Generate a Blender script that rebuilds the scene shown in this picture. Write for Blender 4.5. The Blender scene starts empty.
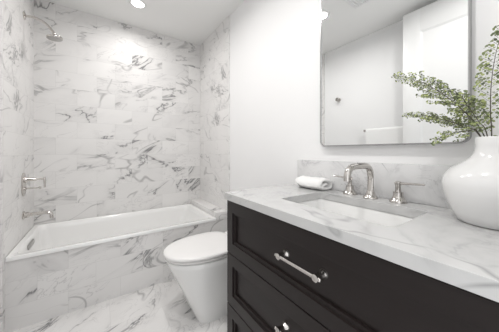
import bpy, bmesh, math, random
from mathutils import Vector, Matrix

random.seed(7)
S = bpy.context.scene
COL = S.collection
PI = math.pi

# ------------------------------------------------------------------ camera, world, exposure
cam_d = bpy.data.cameras.new('camera')
cam_d.sensor_width = 36.0
cam_d.lens = 217.49 / 499 * 36.0
cam_d.shift_y = -(166 - 151.62) / 499
cam_d.clip_start = 0.02
cam = bpy.data.objects.new('camera', cam_d)
cam.location = (0.467, 0.0, 1.0904)
cam.rotation_euler = (PI / 2, 0, -math.radians(34.596))
COL.objects.link(cam)
S.camera = cam

w = bpy.data.worlds.new('world')
S.world = w
w.use_nodes = True
w.node_tree.nodes['Background'].inputs[0].default_value = (0.985, 0.99, 1.0, 1)
w.node_tree.nodes['Background'].inputs[1].default_value = 1.3

S.view_settings.view_transform = 'Standard'
S.view_settings.look = 'None'
S.view_settings.gamma = 1.0
S.view_settings.use_curve_mapping = False
S.view_settings.exposure = 0.20

LAMP_POWER = 5.6
LAMP_COLOR = (1.0, 0.975, 0.955)

# ------------------------------------------------------------------ dimensions (metres)
XR = 1.52        # mirror wall
YB = 2.607       # wall behind the tub
ZC = 2.425       # ceiling
YA = 1.905       # tub apron
YN = -0.07       # wall with the doorway (camera stands in the doorway)
ZRIM = 0.4534
XLEDGE = 1.385

# ------------------------------------------------------------------ materials
def new_mat(name):
    m = bpy.data.materials.new(name)
    m.use_nodes = True
    nt = m.node_tree
    return m, nt, nt.nodes['Principled BSDF']

def plain(name, col, rough=0.5, metal=0.0, bump=0.0, bscale=40, coat=0.0, spec=None):
    m, nt, b = new_mat(name)
    b.inputs['Base Color'].default_value = (*col, 1)
    b.inputs['Roughness'].default_value = rough
    b.inputs['Metallic'].default_value = metal
    b.inputs['Coat Weight'].default_value = coat
    b.inputs['Coat Roughness'].default_value = 0.05
    if spec is not None:
        b.inputs['Specular IOR Level'].default_value = spec
    # faint variation so nothing is perfectly flat
    n = nt.nodes.new('ShaderNodeTexNoise')
    n.inputs['Scale'].default_value = bscale
    g = nt.nodes.new('ShaderNodeNewGeometry')
    nt.links.new(g.outputs['Position'], n.inputs['Vector'])
    if bump:
        bp = nt.nodes.new('ShaderNodeBump')
        bp.inputs['Strength'].default_value = bump
        bp.inputs['Distance'].default_value = 0.002
        nt.links.new(n.outputs['Fac'], bp.inputs['Height'])
        nt.links.new(bp.outputs['Normal'], b.inputs['Normal'])
    else:
        mr = nt.nodes.new('ShaderNodeMapRange')
        mr.inputs['To Min'].default_value = max(0.0, rough - 0.03)
        mr.inputs['To Max'].default_value = rough + 0.03
        nt.links.new(n.outputs['Fac'], mr.inputs['Value'])
        nt.links.new(mr.outputs['Result'], b.inputs['Roughness'])
    return m

class NT:
    """tiny helper for node maths"""
    def __init__(s, nt): s.nt = nt
    def node(s, t, **k):
        n = s.nt.nodes.new(t)
        for a, v in k.items(): setattr(n, a, v)
        return n
    def put(s, sock, v):
        if isinstance(v, bpy.types.NodeSocket): s.nt.links.new(v, sock)
        else: sock.default_value = v
    def m(s, op, a, b=0.0, c=0.0):
        n = s.node('ShaderNodeMath', operation=op)
        s.put(n.inputs[0], a); s.put(n.inputs[1], b); s.put(n.inputs[2], c)
        return n.outputs[0]
    def ramp(s, v, lo, hi, a=0.0, b=1.0):
        n = s.node('ShaderNodeMapRange', clamp=True)
        s.put(n.inputs['Value'], v)
        n.inputs['From Min'].default_value = lo; n.inputs['From Max'].default_value = hi
        n.inputs['To Min'].default_value = a; n.inputs['To Max'].default_value = b
        return n.outputs['Result']
    def comb(s, x, y, z):
        n = s.node('ShaderNodeCombineXYZ')
        s.put(n.inputs[0], x); s.put(n.inputs[1], y); s.put(n.inputs[2], z)
        return n.outputs[0]
    def mix(s, f, a, b):
        n = s.node('ShaderNodeMix', data_type='RGBA')
        s.put(n.inputs['Factor'], f)
        for sock, v in ((n.inputs[6], a), (n.inputs[7], b)):
            if isinstance(v, tuple): sock.default_value = (*v, 1)
            else: s.nt.links.new(v, sock)
        return n.outputs[2]
    def noise(s, vec, scale, detail=4, rough=0.55, dist=0.0):
        n = s.node('ShaderNodeTexNoise')
        s.put(n.inputs['Vector'], vec)
        n.inputs['Scale'].default_value = scale; n.inputs['Detail'].default_value = detail
        n.inputs['Roughness'].default_value = rough; n.inputs['Distortion'].default_value = dist
        return n.outputs['Fac']

def marble(name, axes, tile=None, off=0.0, voff=0.0, shift=(0, 0, 0), base=(0.84, 0.83, 0.82), dark=(0.16, 0.16, 0.165),
           mid=(0.50, 0.49, 0.49), amount=1.0, rough=0.42, vs=1.0, stretch=0.5, rot=0.5, grout=0.0016, crispness=0.85):
    """white marble with grey veins. axes: the world axes that run along the surface; tile=(w,h) lays a running bond,
    every tile with veins of its own"""
    m, nt, b = new_mat(name)
    k = NT(nt)
    g = k.node('ShaderNodeNewGeometry')
    sp = k.node('ShaderNodeSeparateXYZ'); nt.links.new(g.outputs['Position'], sp.inputs[0])
    U = sp.outputs[axes[0]]; V = sp.outputs[axes[1]]; Wd = sp.outputs[3 - axes[0] - axes[1]] if False else sp.outputs[[i for i in (0, 1, 2) if i not in axes][0]]
    if tile:
        tw, th = tile
        v1 = k.m('DIVIDE', k.m('SUBTRACT', V, voff), th)
        row = k.m('FLOOR', v1)
        sh = k.m('MULTIPLY', k.m('MODULO', k.m('ADD', row, 100), 2.0), 0.5)
        u1 = k.m('ADD', k.m('DIVIDE', k.m('SUBTRACT', U, off), tw), sh)
        colm = k.m('FLOOR', u1)
        fu = k.m('FRACT', u1); fv = k.m('FRACT', v1)
        eu = k.m('MULTIPLY', k.m('MINIMUM', fu, k.m('SUBTRACT', 1.0, fu)), tw)
        ev = k.m('MULTIPLY', k.m('MINIMUM', fv, k.m('SUBTRACT', 1.0, fv)), th)
        edge = k.m('MINIMUM', eu, ev)
        wn = k.node('ShaderNodeTexWhiteNoise', noise_dimensions='3D')
        nt.links.new(k.comb(colm, row, 3.7 + axes[0]), wn.inputs['Vector'])
        s2 = k.node('ShaderNodeSeparateXYZ'); nt.links.new(wn.outputs['Color'], s2.inputs[0])
        r1, r2, r3 = s2.outputs
        uu = k.m('ADD', U, k.m('MULTIPLY', r1, 17.0))
        vv = k.m('ADD', V, k.m('MULTIPLY', r2, 13.0))
        ww = k.m('MULTIPLY', r3, 9.0)
        tone = k.ramp(wn.outputs['Value'], 0, 1, 0.955, 1.0)
    else:
        uu, vv, ww = k.m('ADD', U, shift[0]), k.m('ADD', V, shift[1]), k.m('ADD', Wd, shift[2])
        edge = None; tone = None
    # veins run on a slant and are stretched along it
    c, s_ = math.cos(rot), math.sin(rot)
    a = k.m('ADD', k.m('MULTIPLY', uu, c * stretch), k.m('MULTIPLY', vv, s_ * stretch))
    bb = k.m('SUBTRACT', k.m('MULTIPLY', vv, c), k.m('MULTIPLY', uu, s_))
    P = k.comb(a, bb, ww)
    n1 = k.noise(P, 3.2 * vs, 5, 0.6, 0.9)
    v_main = k.m('ABSOLUTE', k.m('SUBTRACT', n1, 0.5))
    mask = k.noise(P, 4.6 * vs, 2, 0.5)
    mask1 = k.ramp(mask, 0.50, 0.63)
    crisp = k.m('MULTIPLY', k.ramp(v_main, 0.002, 0.018, 1.0, 0.0), mask1)
    halo = k.m('MULTIPLY', k.ramp(v_main, 0.0, 0.075, 1.0, 0.0), k.ramp(mask, 0.40, 0.66))
    n2 = k.noise(P, 7.5 * vs, 4, 0.6, 1.4)
    fine = k.m('MULTIPLY', k.ramp(k.m('ABSOLUTE', k.m('SUBTRACT', n2, 0.5)), 0.0, 0.016, 1.0, 0.0), k.ramp(k.noise(P, 3.0 * vs, 2), 0.45, 0.62))
    # long hairline veins that cross the slab
    n3 = k.noise(P, 2.0 * vs, 3, 0.5, 0.5)
    hair = k.m('MULTIPLY', k.ramp(k.m('ABSOLUTE', k.m('SUBTRACT', n3, 0.52)), 0.0, 0.008, 1.0, 0.0), k.ramp(k.noise(P, 5.5 * vs, 2), 0.40, 0.60))
    cloud = k.ramp(k.noise(P, 2.3 * vs, 4, 0.6), 0.35, 0.75)
    col = k.mix(k.m('MULTIPLY', cloud, 0.20 * amount), base, mid)
    col = k.mix(k.m('MULTIPLY', halo, 0.36 * amount), col, mid)
    col = k.mix(k.m('MULTIPLY', fine, 0.6 * amount), col, mid)
    col = k.mix(k.m('MULTIPLY', hair, 0.75 * amount), col, tuple(0.7 * v for v in mid))
    col = k.mix(k.m('MULTIPLY', crisp, min(1.0, crispness * amount)), col, dark)
    if tone is not None:
        mm = k.node('ShaderNodeMix', data_type='RGBA', blend_type='MULTIPLY')
        mm.inputs['Factor'].default_value = 1.0
        nt.links.new(col, mm.inputs[6]); nt.links.new(k.comb(tone, tone, tone), mm.inputs[7])
        col = mm.outputs[2]
        gm = k.ramp(edge, grout * 0.5, grout, 1.0, 0.0)
        col = k.mix(k.m('MULTIPLY', gm, 0.35), col, (0.56, 0.55, 0.54))
        bp = k.node('ShaderNodeBump'); bp.inputs['Strength'].default_value = 0.25; bp.inputs['Distance'].default_value = 0.001
        nt.links.new(k.ramp(edge, 0.0, grout * 1.6), bp.inputs['Height'])
        nt.links.new(bp.outputs['Normal'], b.inputs['Normal'])
    nt.links.new(col, b.inputs['Base Color'])
    b.inputs['Roughness'].default_value = rough
    b.inputs['Specular IOR Level'].default_value = 0.5 if rough < 0.3 else 0.25
    return m

M = {}
M['paint'] = plain('white wall paint', (0.89, 0.89, 0.89), 0.6, bump=0.05, bscale=300)
M['ceil'] = plain('white ceiling paint', (0.87, 0.87, 0.86), 0.8, bump=0.05, bscale=300)
M['door'] = plain('white door enamel', (0.82, 0.82, 0.815), 0.35)
M['tile_back'] = marble('marble wall tile', (0, 2), (0.305, 0.1525), 0.141, 0.1483, rot=0.35, vs=0.85)
M['tile_side'] = marble('marble side tile', (1, 2), (0.305, 0.1525), 0.05, 0.1483, amount=0.75, rot=0.35, vs=0.85)
M['tile_apron'] = marble('marble apron tile', (0, 2), (0.305, 0.1525), 0.141, 0.1483, rot=0.35, vs=0.85)
M['tile_floor'] = marble('marble floor tile', (0, 1), (0.61, 0.305), 0.22, 0.08, rot=0.75, vs=0.8, stretch=0.6, rough=0.2)
M['ledge'] = marble('marble ledge slab', (0, 1), None, shift=(3.1, 0.4, 1.7))
M['counter'] = marble('counter marble', (0, 1), None, shift=(5.2, 1.3, 0.6), base=(0.60, 0.60, 0.595), dark=(0.36, 0.36, 0.37),
                      mid=(0.36, 0.36, 0.365), amount=0.9, vs=1.0, crispness=0.35, stretch=0.7, rough=0.16, rot=0.9)
M['splash'] = marble('backsplash marble', (1, 2), None, shift=(2.2, 7.3, 1.1), base=(0.76, 0.76, 0.76), dark=(0.36, 0.36, 0.37),
                     mid=(0.44, 0.44, 0.45), amount=1.1, vs=1.6, crispness=0.3, stretch=0.8, rough=0.16, rot=0.8)
M['tub'] = plain('white tub acrylic', (0.92, 0.92, 0.91), 0.12, coat=0.4)
M['china'] = plain('white glazed china', (0.84, 0.84, 0.83), 0.08, coat=0.5)
M['lidplastic'] = plain('white seat plastic', (0.88, 0.87, 0.86), 0.22)
M['vase'] = plain('white glazed vase', (0.79, 0.79, 0.785), 0.16, coat=0.3, bump=0.06, bscale=14)
M['wood'] = None
M['nickel'] = plain('polished nickel', (0.60, 0.575, 0.55), 0.13, 1.0)
M['steel'] = plain('brushed steel frame', (0.42, 0.42, 0.42), 0.22, 1.0)
M['overflow'] = plain('grey overflow cover', (0.42, 0.41, 0.40), 0.3, 0.7)
M['mirror'] = plain('mirror glass', (0.88, 0.89, 0.89), 0.0, 1.0)
M['mirror'].node_tree.nodes['Principled BSDF'].inputs['Roughness'].default_value = 0.0
for l in list(M['mirror'].node_tree.links):
    if l.to_socket.name == 'Roughness': M['mirror'].node_tree.links.remove(l)
M['dark'] = plain('dark gap', (0.02, 0.02, 0.02), 0.8)
M['grille'] = plain('grey vent plastic', (0.80, 0.80, 0.80), 0.5)

def wood_mat():
    m, nt, b = new_mat('espresso painted wood')
    k = NT(nt)
    g = k.node('ShaderNodeNewGeometry')
    mp = k.node('ShaderNodeMapping'); mp.inputs['Scale'].default_value = (30, 2.0, 30)
    nt.links.new(g.outputs['Position'], mp.inputs['Vector'])
    n = k.noise(mp.outputs[0], 3.0, 4, 0.6)
    nt.links.new(k.mix(n, (0.0115, 0.0078, 0.0074), (0.018, 0.0125, 0.0120)), b.inputs['Base Color'])
    b.inputs['Roughness'].default_value = 0.40; b.inputs['Specular IOR Level'].default_value = 0.35
    return m
M['wood'] = wood_mat()

def terry_mat():
    m, nt, b = new_mat('white terry cloth')
    k = NT(nt)
    g = k.node('ShaderNodeNewGeometry')
    n = k.noise(g.outputs['Position'], 420, 2, 0.6)
    bp = k.node('ShaderNodeBump'); bp.inputs['Strength'].default_value = 0.5; bp.inputs['Distance'].default_value = 0.002
    nt.links.new(n, bp.inputs['Height']); nt.links.new(bp.outputs['Normal'], b.inputs['Normal'])
    b.inputs['Base Color'].default_value = (0.88, 0.88, 0.87, 1)
    b.inputs['Roughness'].default_value = 0.95
    b.inputs['Sheen Weight'].default_value = 0.3
    return m
M['terry'] = terry_mat()

def leaf_mat():
    m, nt, b = new_mat('fern leaf')
    k = NT(nt)
    g = k.node('ShaderNodeNewGeometry')
    r = g.outputs['Random Per Island']
    cr = k.node('ShaderNodeValToRGB')
    el = cr.color_ramp.elements
    el[0].position = 0.0; el[0].color = (0.075, 0.095, 0.045, 1)
    el[1].position = 1.0; el[1].color = (0.46, 0.52, 0.20, 1)
    e = el.new(0.45); e.color = (0.19, 0.235, 0.10, 1)
    nt.links.new(r, cr.inputs[0]); nt.links.new(cr.outputs[0], b.inputs['Base Color'])
    b.inputs['Roughness'].default_value = 0.5
    b.inputs['Transmission Weight'].default_value = 0.0
    return m
M['leaf'] = leaf_mat()
M['stem'] = plain('fern stem', (0.060, 0.050, 0.035), 0.6)

def lamp_mat():
    m, nt, b = new_mat('lit lamp lens')
    b.inputs['Base Color'].default_value = (0.9, 0.9, 0.9, 1)
    b.inputs['Emission Color'].default_value = (*LAMP_COLOR, 1)
    b.inputs['Emission Strength'].default_value = 6.0
    return m
M['lens'] = lamp_mat()

# ------------------------------------------------------------------ mesh helpers (everything in world coordinates)
def smooth(bm, ang=40):
    for f in bm.faces: f.smooth = True
    for e in bm.edges:
        e.smooth = not (len(e.link_faces) == 2 and e.calc_face_angle(0) > math.radians(ang))

def wloc(o):
    v = Vector(o.location)
    while o.parent:
        o = o.parent; v = v + Vector(o.location)
    return v

def obj(name, bm, mat, parent=None, at=None, label=None, smooth_ang=40):
    bmesh.ops.recalc_face_normals(bm, faces=bm.faces)
    smooth(bm, smooth_ang)
    me = bpy.data.meshes.new(name)
    base = Vector((0, 0, 0))
    if parent is not None: base = wloc(parent)
    elif at is not None: base = Vector(at)
    bm.transform(Matrix.Translation(-base))
    bm.to_mesh(me); bm.free()
    o = bpy.data.objects.new(name, me)
    me.materials.append(mat)
    COL.objects.link(o)
    if parent is not None: o.parent = parent
    elif at is not None: o.location = base
    if label: o['label'] = label
    return o

def struct(name, bm, mat, parent=None):
    o = obj(name, bm, mat, parent)
    o['kind'] = 'structure'
    return o

def tag(o, label, cat, group=None):
    o['label'] = label; o['category'] = cat
    if group: o['group'] = group
    return o

def thing(name, loc, label, cat, group=None):
    o = bpy.data.objects.new(name, None)
    o.empty_display_size = 0.05
    o.location = loc
    COL.objects.link(o)
    return tag(o, label, cat, group)

def box(bm, x0, x1, y0, y1, z0, z1, bev=0.0, seg=2):
    r = bmesh.ops.create_cube(bm, size=1.0)
    vs = r['verts']
    bmesh.ops.scale(bm, vec=(x1 - x0, y1 - y0, z1 - z0), verts=vs)
    bmesh.ops.translate(bm, vec=((x0 + x1) / 2, (y0 + y1) / 2, (z0 + z1) / 2), verts=vs)
    if bev:
        es = list({e for v in vs for e in v.link_edges})
        bmesh.ops.bevel(bm, geom=es, offset=bev, segments=seg, affect='EDGES', profile=0.5)
    return bm

def B(*a, **k): return box(bmesh.new(), *a, **k)

def frame_of(d):
    d = Vector(d).normalized()
    u = Vector((0, 0, 1)) if abs(d.z) < 0.9 else Vector((1, 0, 0))
    a = d.cross(u).normalized()
    return d, a, d.cross(a).normalized()

def tube(bm, pts, rad, n=14, caps=True):
    pts = [Vector(p) for p in pts]
    rads = rad if isinstance(rad, (list, tuple)) else [rad] * len(pts)
    rings = []; pa = None
    for i, p in enumerate(pts):
        if i == 0: d = pts[1] - p
        elif i == len(pts) - 1: d = p - pts[i - 1]
        else: d = (pts[i + 1] - p).normalized() + (p - pts[i - 1]).normalized()
        d.normalize()
        if pa is None: _, a, _ = frame_of(d)
        else:
            a = pa - d * pa.dot(d); a.normalize()
        b = d.cross(a); pa = a
        rings.append([bm.verts.new(p + (a * math.cos(t) + b * math.sin(t)) * rads[i]) for t in [2 * PI * j / n for j in range(n)]])
    skin(bm, rings)
    if caps:
        bm.faces.new(rings[0][::-1]); bm.faces.new(rings[-1])
    return bm

def skin(bm, rings, closed=True):
    n = len(rings[0])
    for A, Bq in zip(rings, rings[1:]):
        for j in range(n if closed else n - 1):
            q = (j + 1) % n
            bm.faces.new((A[j], A[q], Bq[q], Bq[j]))

def lathe(bm, prof, origin, axis=(0, 0, 1), n=32, cap0=True, cap1=True):
    """prof: (radius, height along axis)"""
    d, a, b = frame_of(axis)
    o = Vector(origin)
    rings = []
    for r, h in prof:
        rings.append([bm.verts.new(o + d * h + (a * math.cos(t) + b * math.sin(t)) * max(r, 1e-5)) for t in [2 * PI * j / n for j in range(n)]])
    skin(bm, rings)
    if cap0: bm.faces.new(rings[0][::-1])
    if cap1: bm.faces.new(rings[-1])
    return bm

def rrect(x0, x1, y0, y1, r, k=6):
    """rounded rectangle as a loop of 4*(k+1) points, r may be a list of four (x1y1, x0y1, x0y0, x1y0)"""
    rr = r if isinstance(r, (list, tuple)) else [r] * 4
    out = []
    for (cx, sx, cy, sy, a0, q) in ((x1, -1, y1, -1, 0, rr[0]), (x0, 1, y1, -1, 90, rr[1]), (x0, 1, y0, 1, 180, rr[2]), (x1, -1, y0, 1, 270, rr[3])):
        for i in range(k + 1):
            t = math.radians(a0 + 90 * i / k)
            out.append((cx + sx * q + q * math.cos(t), cy + sy * q + q * math.sin(t)))
    return out

def loft(bm, loops, cap0=False, cap1=False):
    rings = [[bm.verts.new(p) for p in L] for L in loops]
    skin(bm, rings)
    if cap0: bm.faces.new(rings[0][::-1])
    if cap1: bm.faces.new(rings[-1])
    return bm

def L3(loop, z): return [(x, y, z) for x, y in loop]

def arc(p0, p1, p2, n=8):
    """quadratic corner from p0 towards p1 to p2"""
    p0, p1, p2 = Vector(p0), Vector(p1), Vector(p2)
    return [p0 * (1 - t) ** 2 + p1 * 2 * t * (1 - t) + p2 * t * t for t in [i / n for i in range(n + 1)]]

def spline(pts, n=12):
    P = [Vector(p) for p in pts]
    P = [P[0] * 2 - P[1]] + P + [P[-1] * 2 - P[-2]]
    out = []
    for i in range(1, len(P) - 2):
        for j in range(n):
            t = j / n
            out.append(0.5 * ((2 * P[i]) + (P[i + 1] - P[i - 1]) * t + (2 * P[i - 1] - 5 * P[i] + 4 * P[i + 1] - P[i + 2]) * t * t
                              + (3 * P[i] - P[i - 1] - 3 * P[i + 1] + P[i + 2]) * t ** 3))
    out.append(P[-2])
    return out

# ------------------------------------------------------------------ room shell
T = 0.10
TT = 0.010                    # tile thickness
struct('floor', B(-T, XR + T, YN - 0.12, YB + T, -0.1, 0), M['tile_floor'])
struct('ceiling', B(-T, XR + T, YN - 0.12, YB + T, ZC, ZC + 0.1), M['ceil'])
struct('wall_left', B(-T, -TT, YN - 0.12, YB + T, 0, ZC), M['paint'])
struct('wall_right', B(XR + TT - 0.010, XR + T, YN - 0.12, YB + T, 0, ZC), M['paint'])
struct('wall_back', B(-TT, XR, YB, YB + T, 0, ZC), M['tile_back'])
struct('wall_left_tile', B(-TT, 0, YA - 0.042, YB, 0, ZC, 0), M['tile_side'])
struct('wall_right_tile', B(XR - TT, XR, YA - 0.042, YB, 0, ZC, 0), M['tile_side'])
# wall with the doorway the photograph was taken from
DX0, DX1, DZ = 0.14, 1.02, 2.36
bm = bmesh.new()
box(bm, -TT, DX0, YN - 0.12, YN, 0, ZC)
box(bm, DX1, XR, YN - 0.12, YN, 0, ZC)
box(bm, DX0, DX1, YN - 0.12, YN, DZ + 0.01, ZC)
struct('wall_front', bm, M['paint'])
bm = bmesh.new()
box(bm, -TT, 0.004, YN + 0.001, YA - 0.043, 0, 0.10, 0.002)
struct('baseboard_left', bm, M['door'])
struct('baseboard_right', B(XR - 0.014, XR, 0.99, YA - 0.043, 0, 0.10, 0.002), M['door'])

# the door, swung open against the left wall
DXA, DXB, DY0, DY1 = 0.145, 0.182, YN + 0.03, 0.862
bm = bmesh.new()
st, z0d, z1d = 0.135, 0.012, DZ
PAN = [(0.22, 0.98), (1.14, 2.16)]
box(bm, DXA, DXB, DY0, DY0 + st, z0d, z1d, 0.0015)
box(bm, DXA, DXB, DY1 - st, DY1, z0d, z1d, 0.0015)
zs = [z0d] + [z for p in PAN for z in p] + [z1d]
for i in range(0, len(zs), 2):
    box(bm, DXA, DXB, DY0 + st, DY1 - st, zs[i], zs[i + 1], 0.001)
door = struct('door_1', bm, M['door'])
bm = bmesh.new()
for (a, b) in PAN:
    box(bm, DXA + 0.012, DXB - 0.010, DY0 + st, DY1 - st, a, b)
    for fx, d in ((DXB - 0.010, 1), (DXA + 0.012, -1)):
        # sloped moulding around the panel
        y0, y1 = DY0 + st, DY1 - st
        o_ = [(fx + d * 0.009, y, z) for y, z in ((y0, a), (y1, a), (y1, b), (y0, b))]
        i_ = [(fx, y, z) for y, z in ((y0 + 0.016, a + 0.016), (y1 - 0.016, a + 0.016), (y1 - 0.016, b - 0.016), (y0 + 0.016, b - 0.016))]
        loft(bm, [o_, i_])
struct('panel', bm, M['door'], door)
bm = bmesh.new()
for fx, d in ((DXB, 1), (DXA, -1)):
    lathe(bm, [(0.026, 0), (0.026, 0.006), (0.010, 0.008), (0.010, 0.036), (0.012, 0.036)], (fx, DY1 - 0.065, 1.0), (d, 0, 0), 20)
    tube(bm, [(fx + d * 0.030, DY1 - 0.065, 1.0), (fx + d * 0.030, DY1 - 0.17, 1.0)], 0.008, 10)
struct('door_handle', bm, M['nickel'], door)

# ------------------------------------------------------------------ ceiling lamps and fan
def downlight(x, y, label, power=1.0):
    t = thing('ceiling_light', (x, y, ZC), label, 'ceiling light', 'recessed ceiling lights')
    bm = bmesh.new()
    lathe(bm, [(0.050, -0.001), (0.052, -0.006), (0.066, -0.006), (0.070, -0.003), (0.070, -0.0002), (0.050, -0.0002)], (x, y, ZC), n=36, cap0=False, cap1=False)
    obj('trim_ring', bm, M['door'], t)
    bm = bmesh.new()
    lathe(bm, [(0.0501, -0.0004), (0.0501, -0.0030), (0.025, -0.0042), (0.0, -0.0046)], (x, y, ZC), n=36)
    obj('lens', bm, M['lens'], t, label='glowing round lens')
    ld = bpy.data.lights.new('downlight_beam', 'AREA')
    ld.shape = 'DISK'; ld.size = 0.09; ld.energy = LAMP_POWER * power; ld.color = LAMP_COLOR; ld.spread = math.radians(168)
    lo = bpy.data.objects.new('downlight_beam', ld)
    lo.location = (0, 0, -0.012)
    COL.objects.link(lo); lo.parent = t
    return t
downlight(0.752, 2.185, 'round recessed ceiling light glowing above the bathtub', 0.62)
downlight(0.735, 1.347, 'round recessed ceiling light seen glowing at the left edge of the mirror')
downlight(0.735, 0.42, 'unseen round ceiling light added in front of the vanity mirror')  # out of view: extra lamp added for light, continuing the spacing of the others

t = thing('exhaust_fan', (0.69, 0.985, ZC), 'square light grey ceiling exhaust fan seen at the top of the mirror', 'exhaust fan')
bm = bmesh.new()
fx, fy, hs = 0.69, 0.985, 0.115
box(bm, fx - hs, fx + hs, fy - hs, fy - hs + 0.022, ZC - 0.016, ZC - 0.0005, 0.004)
box(bm, fx - hs, fx + hs, fy + hs - 0.022, fy + hs, ZC - 0.016, ZC - 0.0005, 0.004)
box(bm, fx - hs, fx - hs + 0.022, fy - hs + 0.02, fy + hs - 0.02, ZC - 0.016, ZC - 0.0005, 0.003)
box(bm, fx + hs - 0.022, fx + hs, fy - hs + 0.02, fy + hs - 0.02, ZC - 0.016, ZC - 0.0005, 0.003)
obj('frame', bm, M['grille'], t)
bm = bmesh.new()
for i in range(9):
    yy = fy - 0.084 + i * 0.021
    box(bm, fx - hs + 0.02, fx + hs - 0.02, yy - 0.009, yy + 0.009, ZC - 0.012, ZC - 0.004, 0.001)
obj('grille', bm, M['grille'], t)

# ------------------------------------------------------------------ bathtub
tub = thing('bathtub', (0.69, 2.25, 0), 'long white alcove bathtub set behind a marble tiled apron', 'bathtub')
YF = YA - 0.006
bm = bmesh.new()
x0, x1, y0, y1 = 0.002, XLEDGE + 0.004, YF, YB - 0.002
z = ZRIM
loops = [
    L3(rrect(x0, x1, y0, y1, 0.004), z - 0.024),
    L3(rrect(x0, x1, y0, y1, 0.004), z - 0.005),
    L3(rrect(x0 + 0.002, x1 - 0.002, y0 + 0.003, y1 - 0.002, 0.006), z),
    L3(rrect(x0 + 0.030, x1 - 0.036, y0 + 0.036, y1 - 0.026, 0.040), z),
    L3(rrect(x0 + 0.036, x1 - 0.042, y0 + 0.042, y1 - 0.032, 0.045), z - 0.006),
    L3(rrect(x0 + 0.043, x1 - 0.052, y0 + 0.048, y1 - 0.038, 0.055), z - 0.05),
    L3(rrect(x0 + 0.075, x1 - 0.15, y0 + 0.075, y1 - 0.065, 0.09), z - 0.30),
    L3(rrect(x0 + 0.10, x1 - 0.20, y0 + 0.10, y1 - 0.09, 0.10), z - 0.345),
    L3(rrect(x0 + 0.16, x1 - 0.28, y0 + 0.15, y1 - 0.14, 0.10), z - 0.36),
]
loft(bm, loops, cap1=True)
obj('basin', bm, M['tub'], tub, smooth_ang=50)
bm = bmesh.new()
# overflow slot cover on the sloping left end
yo, zo = 2.25, ZRIM - 0.05
xo = x0 + 0.044
L = []
for (d, sc) in ((-0.002, 1.0), (0.006, 1.0), (0.009, 0.86)):
    L.append([(xo + d + (0.0006 if True else 0), yo + yy * sc, zo + zz * sc) for yy, zz in rrect(-0.085, 0.085, -0.018, 0.018, 0.0175)])
loft(bm, L, cap0=True, cap1=True)
obj('overflow_cover', bm, M['overflow'], tub, label='grey slotted overflow cover')
bm = bmesh.new()
lathe(bm, [(0.035, 0), (0.035, 0.003), (0.028, 0.005), (0.0, 0.006)], (0.32, 2.25, ZRIM - 0.360), n=28)
obj('drain', bm, M['nickel'], tub)

tag(obj('tub_apron', B(0.0, XR - TT, YA, YA + 0.012, 0, ZRIM - 0.0245), M['tile_apron'], at=(0.76, YA, 0)),
    'grey veined marble tile apron running along the front of the bathtub', 'tub apron')
bm = bmesh.new()
box(bm, XLEDGE + 0.005, XR - TT, YA - 0.004, YB - 0.001, ZRIM - 0.024, ZRIM + 0.050, 0.003)
tag(obj('tub_ledge', bm, M['ledge'], at=(1.45, 2.25, ZRIM)), 'raised marble ledge slab at the far right end of the bathtub', 'ledge')

# shower head
t = thing('overhead_shower', (0, 2.30, 2.11), 'nickel shower head on a curved arm high on the tiled left wall', 'shower head')
bm = bmesh.new()
lathe(bm, [(0.030, 0), (0.030, 0.004), (0.024, 0.009), (0.012, 0.012)], (0.0005, 2.30, 2.11), (1, 0, 0), 24)
obj('flange', bm, M['nickel'], t)
arm = spline([(0.005, 2.30, 2.11), (0.06, 2.296, 2.112), (0.115, 2.285, 2.088), (0.155, 2.275, 2.047), (0.174, 2.268, 2.016)], 8)
bm = tube(bmesh.new(), arm, 0.0085, 12)
obj('shower_arm', bm, M['nickel'], t)
bm = bmesh.new()
ax = Vector((0.10, 0.02, -1.0)).normalized()
o_ = Vector(arm[-1]) - ax * 0.004
lathe(bm, [(0.010, 0), (0.013, 0.006), (0.012, 0.014), (0.022, 0.022), (0.040, 0.029), (0.050, 0.034), (0.051, 0.044), (0.049, 0.047)], o_, ax, 32)
hd = obj('head', bm, M['nickel'], t)
bm = bmesh.new()
lathe(bm, [(0.048, 0.0468), (0.047, 0.0486), (0.0, 0.0492)], o_, ax, 32)
obj('spray_face', bm, M['overflow'], hd, label='grey spray plate')

# shower valve
t = thing('shower_valve', (0, 2.28, 0.85), 'nickel shower valve with lever on the tiled wall above the tub spout', 'shower valve')
bm = bmesh.new()
L = []
for (d, ins) in ((0.0004, 0), (0.007, 0), (0.010, 0.003)):
    L.append([(d, 2.28 + yy, 0.848 + zz) for yy, zz in rrect(-0.045 + ins, 0.045 - ins, -0.085 + ins, 0.085 - ins, 0.044 - ins)])
loft(bm, L, cap0=True, cap1=True)
obj('plate', bm, M['nickel'], t)
bm = bmesh.new()
lathe(bm, [(0.022, 0.009), (0.022, 0.02), (0.014, 0.03), (0.012, 0.072), (0.008, 0.080)], (0, 2.28, 0.882), (1, 0, 0), 20)
st_ = obj('stem', bm, M['nickel'], t)
bm = tube(bmesh.new(), [(0.07, 2.28, 0.882), (0.118, 2.28, 0.882)], 0.007, 12)
tube(bm, [(0.118, 2.28, 0.895), (0.119, 2.28, 0.87), (0.119, 2.28, 0.815)], [0.006, 0.008, 0.006], 12)
obj('lever', bm, M['nickel'], st_)
bm = bmesh.new()
lathe(bm, [(0.014, 0.009), (0.014, 0.016), (0.006, 0.02), (0.005, 0.085), (0.009, 0.088), (0.009, 0.10)], (0, 2.28, 0.815), (1, 0, 0), 16)
obj('diverter_knob', bm, M['nickel'], t)

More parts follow.
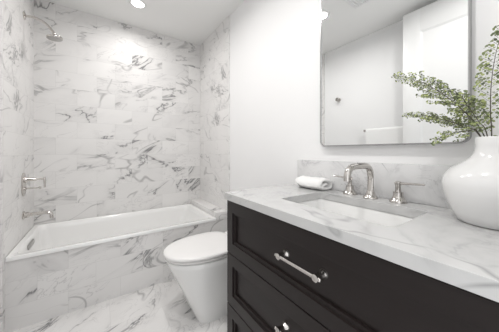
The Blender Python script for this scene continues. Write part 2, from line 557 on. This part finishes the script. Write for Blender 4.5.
# tub spout
t = thing('tub_spout', (0, 2.28, 0.618), 'nickel tub spout with turned-down tip low on the tiled left wall', 'tub spout')
bm = bmesh.new()
lathe(bm, [(0.030, 0.0005), (0.030, 0.006), (0.022, 0.010), (0.021, 0.030), (0.017, 0.034)], (0, 2.28, 0.618), (1, 0, 0), 24)
obj('flange', bm, M['nickel'], t)
pts = [Vector((0.02, 2.28, 0.618))] + [Vector((0.10, 2.28, 0.620))] + arc((0.125, 2.28, 0.620), (0.160, 2.28, 0.620), (0.160, 2.28, 0.585), 7) + [Vector((0.160, 2.28, 0.572))]
bm = tube(bmesh.new(), pts, 0.0125, 14)
obj('spout_tube', bm, M['nickel'], t)

# ------------------------------------------------------------------ toilet
TY = 1.45
t = thing('toilet', (1.2, TY, 0), 'white skirted toilet with closed lid between the vanity and the bathtub', 'toilet')
def seat_loop(x0, x1, hw, rear=0.06, n=44, nose=2.15):
    """long oval seat outline: pointed oval in front (towards -x), rounded square at the rear"""
    pts = []
    xm = x0 + (x1 - x0) * 0.60
    for i in range(n):
        a = 2 * PI * i / n
        c, s = math.cos(a), math.sin(a)
        if c < 0:
            e = 2.0 / nose
            x = xm - (xm - x0) * abs(c) ** e
            y = hw * math.copysign(abs(s) ** e, s)
        else:
            e = 2.0 / 3.6
            x = xm + (x1 - xm) * abs(c) ** e
            y = hw * math.copysign(abs(s) ** e, s) * (1 - 0.06 * ((x - xm) / (x1 - xm)) ** 2)
        pts.append((x, TY + y))
    return pts
def base_loop(x0, x1, hw, e_front, n=44):
    pts = []
    xm = x0 + (x1 - x0) * 0.42
    for i in range(n):
        a = 2 * PI * i / n
        c, s = math.cos(a), math.sin(a)
        e = 2.0 / e_front if c < 0 else 2.0 / 6.0
        x = xm + (x1 - xm if c > 0 else xm - x0) * math.copysign(abs(c) ** e, c)
        y = hw * math.copysign(abs(s) ** e, s)
        pts.append((x, TY + y))
    return pts
bm = bmesh.new()
XB = XR - 0.004
lv = [(0.000, 0.985, 0.168, 5.5), (0.012, 0.980, 0.171, 5.5), (0.10, 0.945, 0.175, 4.8), (0.20, 0.902, 0.180, 3.9), (0.29, 0.860, 0.185, 2.9),
      (0.355, 0.828, 0.188, 2.35), (0.386, 0.818, 0.189, 2.2), (0.391, 0.824, 0.184, 2.2), (0.3965, 0.840, 0.168, 2.2)]
loft(bm, [L3(base_loop(xf, XB, hw, e), zz) for zz, xf, hw, e in lv], cap0=True, cap1=True)
obj('bowl', bm, M['china'], t, smooth_ang=60)
bm = bmesh.new()
loft(bm, [L3(seat_loop(0.822, 1.29, 0.186), 0.397), L3(seat_loop(0.814, 1.296, 0.193), 0.401), L3(seat_loop(0.812, 1.298, 0.194), 0.411), L3(seat_loop(0.818, 1.292, 0.189), 0.4145)], cap0=True, cap1=True)
obj('seat', bm, M['lidplastic'], t, smooth_ang=60)
bm = bmesh.new()
loft(bm, [L3(seat_loop(0.815, 1.295, 0.190), 0.417), L3(seat_loop(0.806, 1.302, 0.198), 0.420), L3(seat_loop(0.804, 1.304, 0.200), 0.431), L3(seat_loop(0.809, 1.300, 0.196), 0.438),
          L3(seat_loop(0.825, 1.285, 0.182), 0.4425), L3(seat_loop(0.88, 1.24, 0.13), 0.4455), L3(seat_loop(0.97, 1.15, 0.06), 0.4465)], cap0=True, cap1=True)
obj('lid', bm, M['lidplastic'], t, smooth_ang=60)
bm = bmesh.new()
loft(bm, [L3(rrect(1.30, XB, TY - 0.150, TY + 0.150, 0.03), 0.3955), L3(rrect(1.305, XB, TY - 0.150, TY + 0.150, 0.03), 0.425), L3(rrect(1.315, XB - 0.005, TY - 0.142, TY + 0.142, 0.03), 0.434)], cap0=True, cap1=True)
obj('rear_deck', bm, M['china'], t)

# ------------------------------------------------------------------ vanity
VY0, VY1 = 0.000, 0.971
XF = 0.998
ZT0, ZT1 = 0.852, 0.886
van = thing('vanity_cabinet', (1.27, 0.49, 0), 'espresso brown three drawer bathroom vanity cabinet with shaker fronts', 'vanity')
bm = bmesh.new()
XC = XF + 0.026
box(bm, XC, XR - 0.002, VY1 - 0.018, VY1, 0.0, ZT0)           # side panels
box(bm, XC, XR - 0.002, VY0, VY0 + 0.018, 0.0, ZT0)
box(bm, XC, XR - 0.002, VY0 + 0.018, VY1 - 0.018, 0.10, 0.118)  # bottom
box(bm, XR - 0.010, XR - 0.002, VY0 + 0.018, VY1 - 0.018, 0.118, ZT0 - 0.001)   # back
box(bm, XC, XC + 0.018, VY0 + 0.018, VY1 - 0.018, 0.800, ZT0)   # rails
box(bm, XC, XC + 0.018, VY0 + 0.018, VY1 - 0.018, 0.570, 0.605)
box(bm, XC, XC + 0.018, VY0 + 0.018, VY1 - 0.018, 0.315, 0.350)
box(bm, XC + 0.05, XC + 0.066, VY0 + 0.018, VY1 - 0.018, 0.0, 0.10)  # toe kick
obj('carcass', bm, M['wood'], van)

def drawer(z0, z1):
    y0, y1 = VY0 + 0.002, VY1 - 0.002
    s = 0.052
    bm = bmesh.new()
    def rect(ins, x): return [(x, y, z) for y, z in ((y0 + ins, z0 + ins), (y1 - ins, z0 + ins), (y1 - ins, z1 - ins), (y0 + ins, z1 - ins))]
    # back, edge, frame face, stepped moulding, recessed panel
    loft(bm, [rect(0, XC - 0.0005), rect(0, XF + 0.0015), rect(0.0015, XF), rect(s, XF), rect(s + 0.001, XF + 0.007), rect(s + 0.013, XF + 0.009), rect(s + 0.014, XF + 0.018)], cap0=True, cap1=True)
    d = obj('drawer', bm, M['wood'], van, smooth_ang=15)
    zc = (z0 + z1) / 2
    zc += 0.011
    xp = XF + 0.018
    # handle is one mesh: bar with ball ends on two bell-shaped posts
    bm = bmesh.new()
    for yy in (0.406, 0.562):
        lathe(bm, [(0.0175, 0.0), (0.0175, 0.004), (0.0150, 0.010), (0.0105, 0.018), (0.0092, 0.026), (0.0112, 0.031), (0.0112, 0.044), (0.006, 0.048)], (xp, yy, zc), (-1, 0, 0), 18)
    lathe(bm, [(0.004, 0.004), (0.0062, 0.006), (0.0062, 0.194), (0.004, 0.196)], (xp - 0.038, 0.384, zc), (0, 1, 0), 16)
    obj('handle', bm, M['nickel'], d, label='polished nickel bar handle')
drawer(0.589, 0.845)
drawer(0.335, 0.585)
drawer(0.085, 0.331)

# countertop with the sink cut-out
SX0, SX1, SY0, SY1 = 1.115, 1.392, 0.262, 0.706
CX0, CX1, CY0, CY1 = 0.984, XR - 0.001, -0.030, 0.974
def ring_slab(outer, inner, z0, z1):
    bm = bmesh.new()
    edges = []
    for loop in (outer, inner):
        vs = [bm.verts.new((x, y, z0)) for x, y in loop]
        for i in range(len(vs)): edges.append(bm.edges.new((vs[i], vs[(i + 1) % len(vs)])))
    bmesh.ops.triangle_fill(bm, use_beauty=True, use_dissolve=False, edges=edges)
    r = bmesh.ops.extrude_face_region(bm, geom=list(bm.faces))
    bmesh.ops.translate(bm, vec=(0, 0, z1 - z0), verts=[v for v in r['geom'] if isinstance(v, bmesh.types.BMVert)])
    return bm
bm = ring_slab(rrect(CX0, CX1, CY0, CY1, 0.003, 2), rrect(SX0, SX1, SY0, SY1, 0.022, 6), ZT0 + 0.0005, ZT1)
ct = obj('countertop', bm, M['counter'], at=(1.25, 0.49, ZT0), smooth_ang=30)
bv = ct.modifiers.new('edge', 'BEVEL'); bv.width = 0.0025; bv.segments = 2; bv.limit_method = 'ANGLE'; bv.angle_limit = math.radians(50)
tag(ct, 'white marble countertop with soft grey veins on the dark vanity', 'countertop')

bs = obj('backsplash', B(XR - 0.021, XR - 0.001, CY0, 0.963, ZT1 + 0.0005, 1.039, 0.0015), M['splash'], at=(XR - 0.01, 0.49, ZT1))
tag(bs, 'grey marble backsplash strip standing on the countertop below the mirror', 'backsplash')

sink = thing('sink', (1.25, 0.484, ZT0), 'white rectangular undermount sink below the cut-out in the marble countertop', 'sink')
bm = bmesh.new()
zt = ZT0
loft(bm, [L3(rrect(SX0 - 0.03, SX1 + 0.03, SY0 - 0.03, SY1 + 0.03, 0.03), zt - 0.018), L3(rrect(SX0 - 0.03, SX1 + 0.03, SY0 - 0.03, SY1 + 0.03, 0.03), zt),
          L3(rrect(SX0 - 0.004, SX1 + 0.004, SY0 - 0.004, SY1 + 0.004, 0.024), zt), L3(rrect(SX0 - 0.002, SX1 + 0.002, SY0 - 0.002, SY1 + 0.002, 0.026), zt - 0.004),
          L3(rrect(SX0 + 0.008, SX1 - 0.008, SY0 + 0.008, SY1 - 0.008, 0.034), zt - 0.09),
          L3(rrect(SX0 + 0.022, SX1 - 0.022, SY0 + 0.022, SY1 - 0.022, 0.05), zt - 0.125), L3(rrect(SX0 + 0.07, SX1 - 0.07, SY0 + 0.07, SY1 - 0.07, 0.05), zt - 0.137)], cap1=True)
obj('basin', bm, M['china'], sink, smooth_ang=60)
bm = bmesh.new()
lathe(bm, [(0.024, 0), (0.024, 0.003), (0.018, 0.004), (0.016, 0.002), (0.0, 0.002)], (1.26, 0.484, zt - 0.1368), n=24)
obj('drain', bm, M['nickel'], sink)

# faucet: spout and two lever handles
fau = thing('faucet', (1.455, 0.49, ZT1), 'polished nickel widespread faucet with squared gooseneck spout behind the sink', 'faucet')
bm = bmesh.new()
FX, FY = 1.452, 0.487
lathe(bm, [(0.030, 0.0004), (0.030, 0.004), (0.027, 0.008), (0.0205, 0.014), (0.0170, 0.024), (0.0155, 0.030), (0.0132, 0.034)], (FX, FY, ZT1), n=24)
zt_ = 1.040
pts = [Vector((FX, FY, ZT1 + 0.02)), Vector((FX, FY, zt_ - 0.055))] + arc((FX, FY, zt_ - 0.062), (FX, FY, zt_ - 0.008), (FX - 0.060, FY, zt_ - 0.010), 10) \
    + arc((FX - 0.118, FY, zt_ - 0.010), (FX - 0.182, FY, zt_ - 0.008), (FX - 0.182, FY, zt_ - 0.056), 10) + [Vector((FX - 0.182, FY, zt_ - 0.066))]
tube(bm, pts, 0.0132, 16)
obj('spout', bm, M['nickel'], fau)
for yy, d in ((0.589, 1), (0.383, -1)):
    bm = bmesh.new()
    lathe(bm, [(0.031, 0.0004), (0.031, 0.005), (0.028, 0.010), (0.0205, 0.018), (0.0175, 0.028), (0.0175, 0.042), (0.011, 0.043), (0.0095, 0.064), (0.0105, 0.068), (0.0105, 0.082), (0.006, 0.085)], (1.462, yy, ZT1), n=24)
    h = obj('handle', bm, M['nickel'], fau)
    bm = bmesh.new()
    lathe(bm, [(0.003, -0.013), (0.0052, -0.010), (0.0048, 0.0), (0.0036, 0.080), (0.0042, 0.086), (0.002, 0.089)], (1.462, yy, ZT1 + 0.076), (0, d, 0.05), 12)
    obj('lever', bm, M['nickel'], h)

# folded washcloth on the counter: a strip wound in a flat roll with an outer fold
def towel_roll(name, xa, xb, prof, th, mat, **k):
    """prof: centre line (y, z) of the folded cloth; extruded along x with rounded edges"""
    c = [Vector((0, y, z)) for y, z in prof]
    c = [Vector(p) for p in spline(c, 6)]
    bm = bmesh.new()
    nx = 14
    prev = None
    rings = []
    for i in range(nx + 1):
        s = i / nx
        x = xa + (xb - xa) * s
        e = min(1.0, (min(s, 1 - s) * (xb - xa) / (th * 0.8)))
        tt = th * (0.35 + 0.65 * math.sqrt(max(0.0, 1 - (1 - e) ** 2)))
        up, dn = [], []
        for j, p in enumerate(c):
            d = (c[min(j + 1, len(c) - 1)] - c[max(j - 1, 0)]).normalized()
            nrm = Vector((0, -d.z, d.y))
            wob = 0.0012 * math.sin(9 * s + j * 0.35) + 0.0008 * math.sin(23 * s + j * 0.8)
            q = p + Vector((0, wob, wob))
            up.append(Vector((x, q.y + nrm.y * tt / 2, q.z + nrm.z * tt / 2)))
            dn.append(Vector((x, q.y - nrm.y * tt / 2, q.z - nrm.z * tt / 2)))
        rings.append([bm.verts.new(v) for v in up + dn[::-1]])
    skin(bm, rings)
    bm.faces.new(rings[0][::-1]); bm.faces.new(rings[-1])
    return bm
z0 = ZT1 + 0.0095
prof = [(1.452, z0 + 0.022), (1.432, z0 + 0.0215), (1.414, z0 + 0.014), (1.418, z0 + 0.003), (1.445, z0), (1.478, z0 + 0.001), (1.489, z0 + 0.012),
        (1.487, z0 + 0.030), (1.474, z0 + 0.041), (1.445, z0 + 0.044), (1.412, z0 + 0.041), (1.396, z0 + 0.026), (1.394, z0 + 0.010)]
bm = towel_roll('folded_towel', 0.706, 0.882, prof, 0.0175, M['terry'])
for v in bm.verts: v.co = Vector((v.co.y, v.co.x, v.co.z))
tag(obj('folded_towel', bm, M['terry'], at=(1.44, 0.80, ZT1), smooth_ang=80), 'small white folded washcloth lying on the counter left of the faucet', 'towel')

# ------------------------------------------------------------------ mirror
mir = thing('mirror', (XR - 0.015, 0.48, 1.12), 'large wall mirror with rounded corners and thin steel frame above the sink', 'mirror')
MY0, MY1, MZ0, MZ1 = 0.181, 0.783, 1.1195, 2.03
XM = 1.490
def yz(loop, x): return [(x, y, z) for y, z in loop]
bm = bmesh.new()
loft(bm, [yz(rrect(MY0, MY1, MZ0, MZ1, 0.028, 8), XR - 0.0005), yz(rrect(MY0, MY1, MZ0, MZ1, 0.028, 8), XM + 0.001), yz(rrect(MY0 + 0.001, MY1 - 0.001, MZ0 + 0.001, MZ1 - 0.001, 0.027, 8), XM),
          yz(rrect(MY0 + 0.005, MY1 - 0.005, MZ0 + 0.005, MZ1 - 0.005, 0.023, 8), XM), yz(rrect(MY0 + 0.005, MY1 - 0.005, MZ0 + 0.005, MZ1 - 0.005, 0.023, 8), XM + 0.006)], cap0=True)
obj('frame', bm, M['steel'], mir)
bm = bmesh.new()
loft(bm, [yz(rrect(MY0 + 0.0045, MY1 - 0.0045, MZ0 + 0.0045, MZ1 - 0.0045, 0.0235, 8), XM + 0.009), yz(rrect(MY0 + 0.0045, MY1 - 0.0045, MZ0 + 0.0045, MZ1 - 0.0045, 0.0235, 8), XM + 0.005)], cap0=True, cap1=True)
obj('glass', bm, M['mirror'], mir)

# ------------------------------------------------------------------ things on the left wall, seen in the mirror
t = thing('robe_hook', (0, 1.647, 1.754), 'round nickel robe hook on the white wall seen in the mirror', 'hook')
bm = bmesh.new()
lathe(bm, [(0.026, 0), (0.026, 0.004), (0.012, 0.008), (0.011, 0.03), (0.022, 0.036), (0.025, 0.044), (0.018, 0.050)], (-TT + 0.0005, 1.647, 1.754), (1, 0, 0), 20)
obj('peg', bm, M['nickel'], t)
BZ, BY0, BY1, BXo = 1.325, 0.62, 1.285, 0.055
t = thing('towel_bar', (0, 0.95, BZ), 'nickel towel bar on the white wall seen in the mirror beside the door', 'towel bar')
for yy in (BY0, BY1):
    bm = bmesh.new()
    lathe(bm, [(0.022, 0), (0.022, 0.005), (0.010, 0.010), (0.009, 0.052), (0.013, 0.055), (0.013, 0.072), (0.008, 0.077)], (-TT + 0.0005, yy, BZ), (1, 0, 0), 18)
    obj('post', bm, M['nickel'], t)
obj('bar', tube(bmesh.new(), [(BXo, BY0, BZ), (BXo, BY1, BZ)], 0.008, 12), M['nickel'], t)
prof2 = []
cl = [(BXo - 0.017, BZ - 0.50), (BXo - 0.018, BZ - 0.25), (BXo - 0.017, BZ - 0.04), (BXo - 0.013, BZ + 0.007), (BXo, BZ + 0.0148), (BXo + 0.013, BZ + 0.007), (BXo + 0.017, BZ - 0.04), (BXo + 0.019, BZ - 0.30), (BXo + 0.018, BZ - 0.58)]
cl = spline([(x, 0, z) for x, z in cl], 5)
bm = bmesh.new()
rings = []
for i in range(25):
    s = i / 24; y = 0.66 + (1.262 - 0.66) * s
    up, dn = [], []
    for j, p in enumerate(cl):
        d = (cl[min(j + 1, len(cl) - 1)] - cl[max(j - 1, 0)]).normalized()
        nrm = Vector((-d.z, 0, d.x))
        hang = max(0.0, BZ - p.z)
        q = p + nrm * 0.0025 * math.sin(s * 14 + 0.5) * min(1, hang * 3)
        up.append(Vector((q.x + nrm.x * 0.004, y, q.z + nrm.z * 0.004))); dn.append(Vector((q.x - nrm.x * 0.004, y, q.z - nrm.z * 0.004)))
    rings.append([bm.verts.new(v) for v in up + dn[::-1]])
skin(bm, rings); bm.faces.new(rings[0][::-1]); bm.faces.new(rings[-1])
tag(obj('hanging_towel', bm, M['terry'], at=(BXo, 0.96, BZ), smooth_ang=70), 'white bath towel hanging over the towel bar seen in the mirror', 'towel')

# ------------------------------------------------------------------ vase and fern
VX, VY = 1.386, 0.113
bm = bmesh.new()
pr = [(0.070, 0.0005), (0.078, 0.003), (0.089, 0.028), (0.102, 0.058), (0.110, 0.088), (0.112, 0.112), (0.107, 0.134), (0.093, 0.154), (0.070, 0.170), (0.0500, 0.186), (0.0415, 0.202), (0.0385, 0.222), (0.0390, 0.244), (0.0372, 0.2465),
      (0.0350, 0.2445), (0.0345, 0.215), (0.045, 0.184), (0.085, 0.150), (0.103, 0.112), (0.100, 0.085), (0.080, 0.028), (0.0, 0.012)]
lathe(bm, pr, (VX, VY, ZT1), n=56, cap1=False)
bmesh.ops.remove_doubles(bm, verts=bm.verts, dist=0.0002)
tag(obj('vase', bm, M['vase'], at=(VX, VY, ZT1), smooth_ang=80), 'large round white ceramic vase on the right end of the countertop', 'vase')

def leaflet(bm, p, d, n, size):
    """small fan shaped leaflet, slightly cupped"""
    d = d.normalized(); side = d.cross(n)
    if side.length < 1e-4: return
    side.normalize(); nn = side.cross(d)
    out = []
    for (a, r) in ((-58, .72), (-36, .96), (-12, 1.04), (12, 1.0), (36, .98), (58, .70)):
        t = math.radians(a)
        out.append(bm.verts.new(p + (d * math.cos(t) * r + side * math.sin(t) * r * 1.0) * size + nn * size * 0.16 * abs(math.sin(t))))
    b = bm.verts.new(p)
    for i in range(5): bm.faces.new((b, out[i], out[i + 1]))

def frond(pts, normal, lens, label, n_p=15, start=0.12, size=0.0062, seed=1, step=0.0085, droop=0.0, lean=0.75):
    rnd = random.Random(seed)
    c = spline(pts, 14)
    N = Vector(normal).normalized()
    t = thing('fern_frond', tuple(c[0]), label, 'fern frond', 'fern fronds in the vase')
    bs_ = bmesh.new()
    tube(bs_, c, [0.0017 - 0.0012 * i / (len(c) - 1) for i in range(len(c))], 6)
    bl = bmesh.new()
    m = len(c) - 1
    for i in range(n_p):
        f = start + (1 - start) * (i + 0.5) / n_p
        for sgn in (1, -1):
            ff = min(0.995, f + rnd.uniform(-.02, .02) + (0.5 / n_p if sgn < 0 else 0) * (1 - start))
            k = int(ff * m); p = c[k]
            d = (c[min(k + 1, m)] - c[max(k - 1, 0)]).normalized()
            n2 = (N + Vector((rnd.uniform(-.3, .3), rnd.uniform(-.3, .3), rnd.uniform(-.3, .3)))).normalized()
            side = d.cross(n2).normalized() * sgn
            u = (ff - start) / (1 - start)
            Ln = lens * min(1.0, 0.45 + 1.8 * u) * min(1.0, 0.16 + 2.2 * (1 - u)) * rnd.uniform(.75, 1.15)
            dd = (d * lean + side + n2 * rnd.uniform(-.35, .35)).normalized()
            ns = max(2, int(Ln / step))
            q = p.copy(); line = [q.copy()]
            for s in range(ns):
                dd = (dd + d * 0.05 + Vector((0, 0, -droop)) + Vector((rnd.uniform(-.08, .08), rnd.uniform(-.08, .08), rnd.uniform(-.08, .08)))).normalized()
                q = q + dd * step
                line.append(q.copy())
                for s2 in (1, -1):
                    if rnd.random() < 0.08: continue
                    sd = dd.cross(n2).normalized() * s2
                    stalk = q + (sd + dd * 0.4) * 0.0022
                    nl = (n2 + Vector((rnd.uniform(-.9, .9), rnd.uniform(-.9, .9), rnd.uniform(-.9, .9)))).normalized()
                    leaflet(bl, stalk, (sd + dd * rnd.uniform(-.3, 1.2) + n2 * rnd.uniform(-.5, .5)), nl, size * rnd.uniform(.7, 1.2))
            leaflet(bl, q, dd, n2, size)
            tube(bs_, line, 0.00045, 3, caps=False)
    leaflet(bl, c[-1], c[-1] - c[-2], N, size)
    obj('stem', bs_, M['stem'], t)
    obj('leaves', bl, M['leaf'], t)
    return t

MOUTH = Vector((VX, VY, ZT1 + 0.246))
def root(a, h=0.04): return (VX + 0.04 * math.cos(a), VY + 0.04 * math.sin(a), ZT1 + h)
frond([root(-2.2), MOUTH + Vector((0.010, 0.020, 0)), (1.402, 0.168, 1.200), (1.410, 0.222, 1.272), (1.410, 0.290, 1.338), (1.400, 0.369, 1.384)], (-0.75, -0.35, 0.7), 0.066,
      'upper long feathery green fern frond reaching from the vase across the mirror', n_p=25, start=0.34, seed=3, size=0.0058, step=0.0076)
frond([root(-1.6), MOUTH + Vector((0.002, 0.027, 0)), (1.396, 0.180, 1.168), (1.400, 0.228, 1.197), (1.396, 0.280, 1.216), (1.386, 0.331, 1.224)], (-0.4, -0.2, 1.0), 0.044,
      'lower drooping green fern frond reaching from the vase towards the faucet', n_p=23, start=0.34, seed=5, size=0.0054, step=0.0072)
frond([root(3.0), MOUTH + Vector((0.004, 0.006, 0)), (1.390, 0.121, 1.20), (1.392, 0.120, 1.28), (1.390, 0.112, 1.36), (1.385, 0.098, 1.43)], (-1, 0.15, 0.2), 0.046,
      'upright green fern frond rising against the white wall beyond the mirror edge', n_p=18, start=0.34, seed=8, size=0.0066, step=0.0090)
frond([root(-0.8), MOUTH + Vector((-0.008, 0.026, 0.003)), (1.372, 0.165, 1.152), (1.366, 0.203, 1.146), (1.36, 0.238, 1.126)], (-0.5, -0.2, 0.9), 0.034,
      'short bushy green fern frond hanging low over the vase rim', n_p=14, start=0.25, seed=11, size=0.0060, step=0.0080)
frond([root(0.0), MOUTH + Vector((0.006, 0.014, 0)), (1.402, 0.146, 1.180), (1.412, 0.168, 1.225), (1.420, 0.190, 1.275)], (-0.9, -0.3, 0.4), 0.044,
      'dense middle green fern frond crossing the right edge of the mirror frame', n_p=17, start=0.24, seed=14, size=0.0062, step=0.0082)
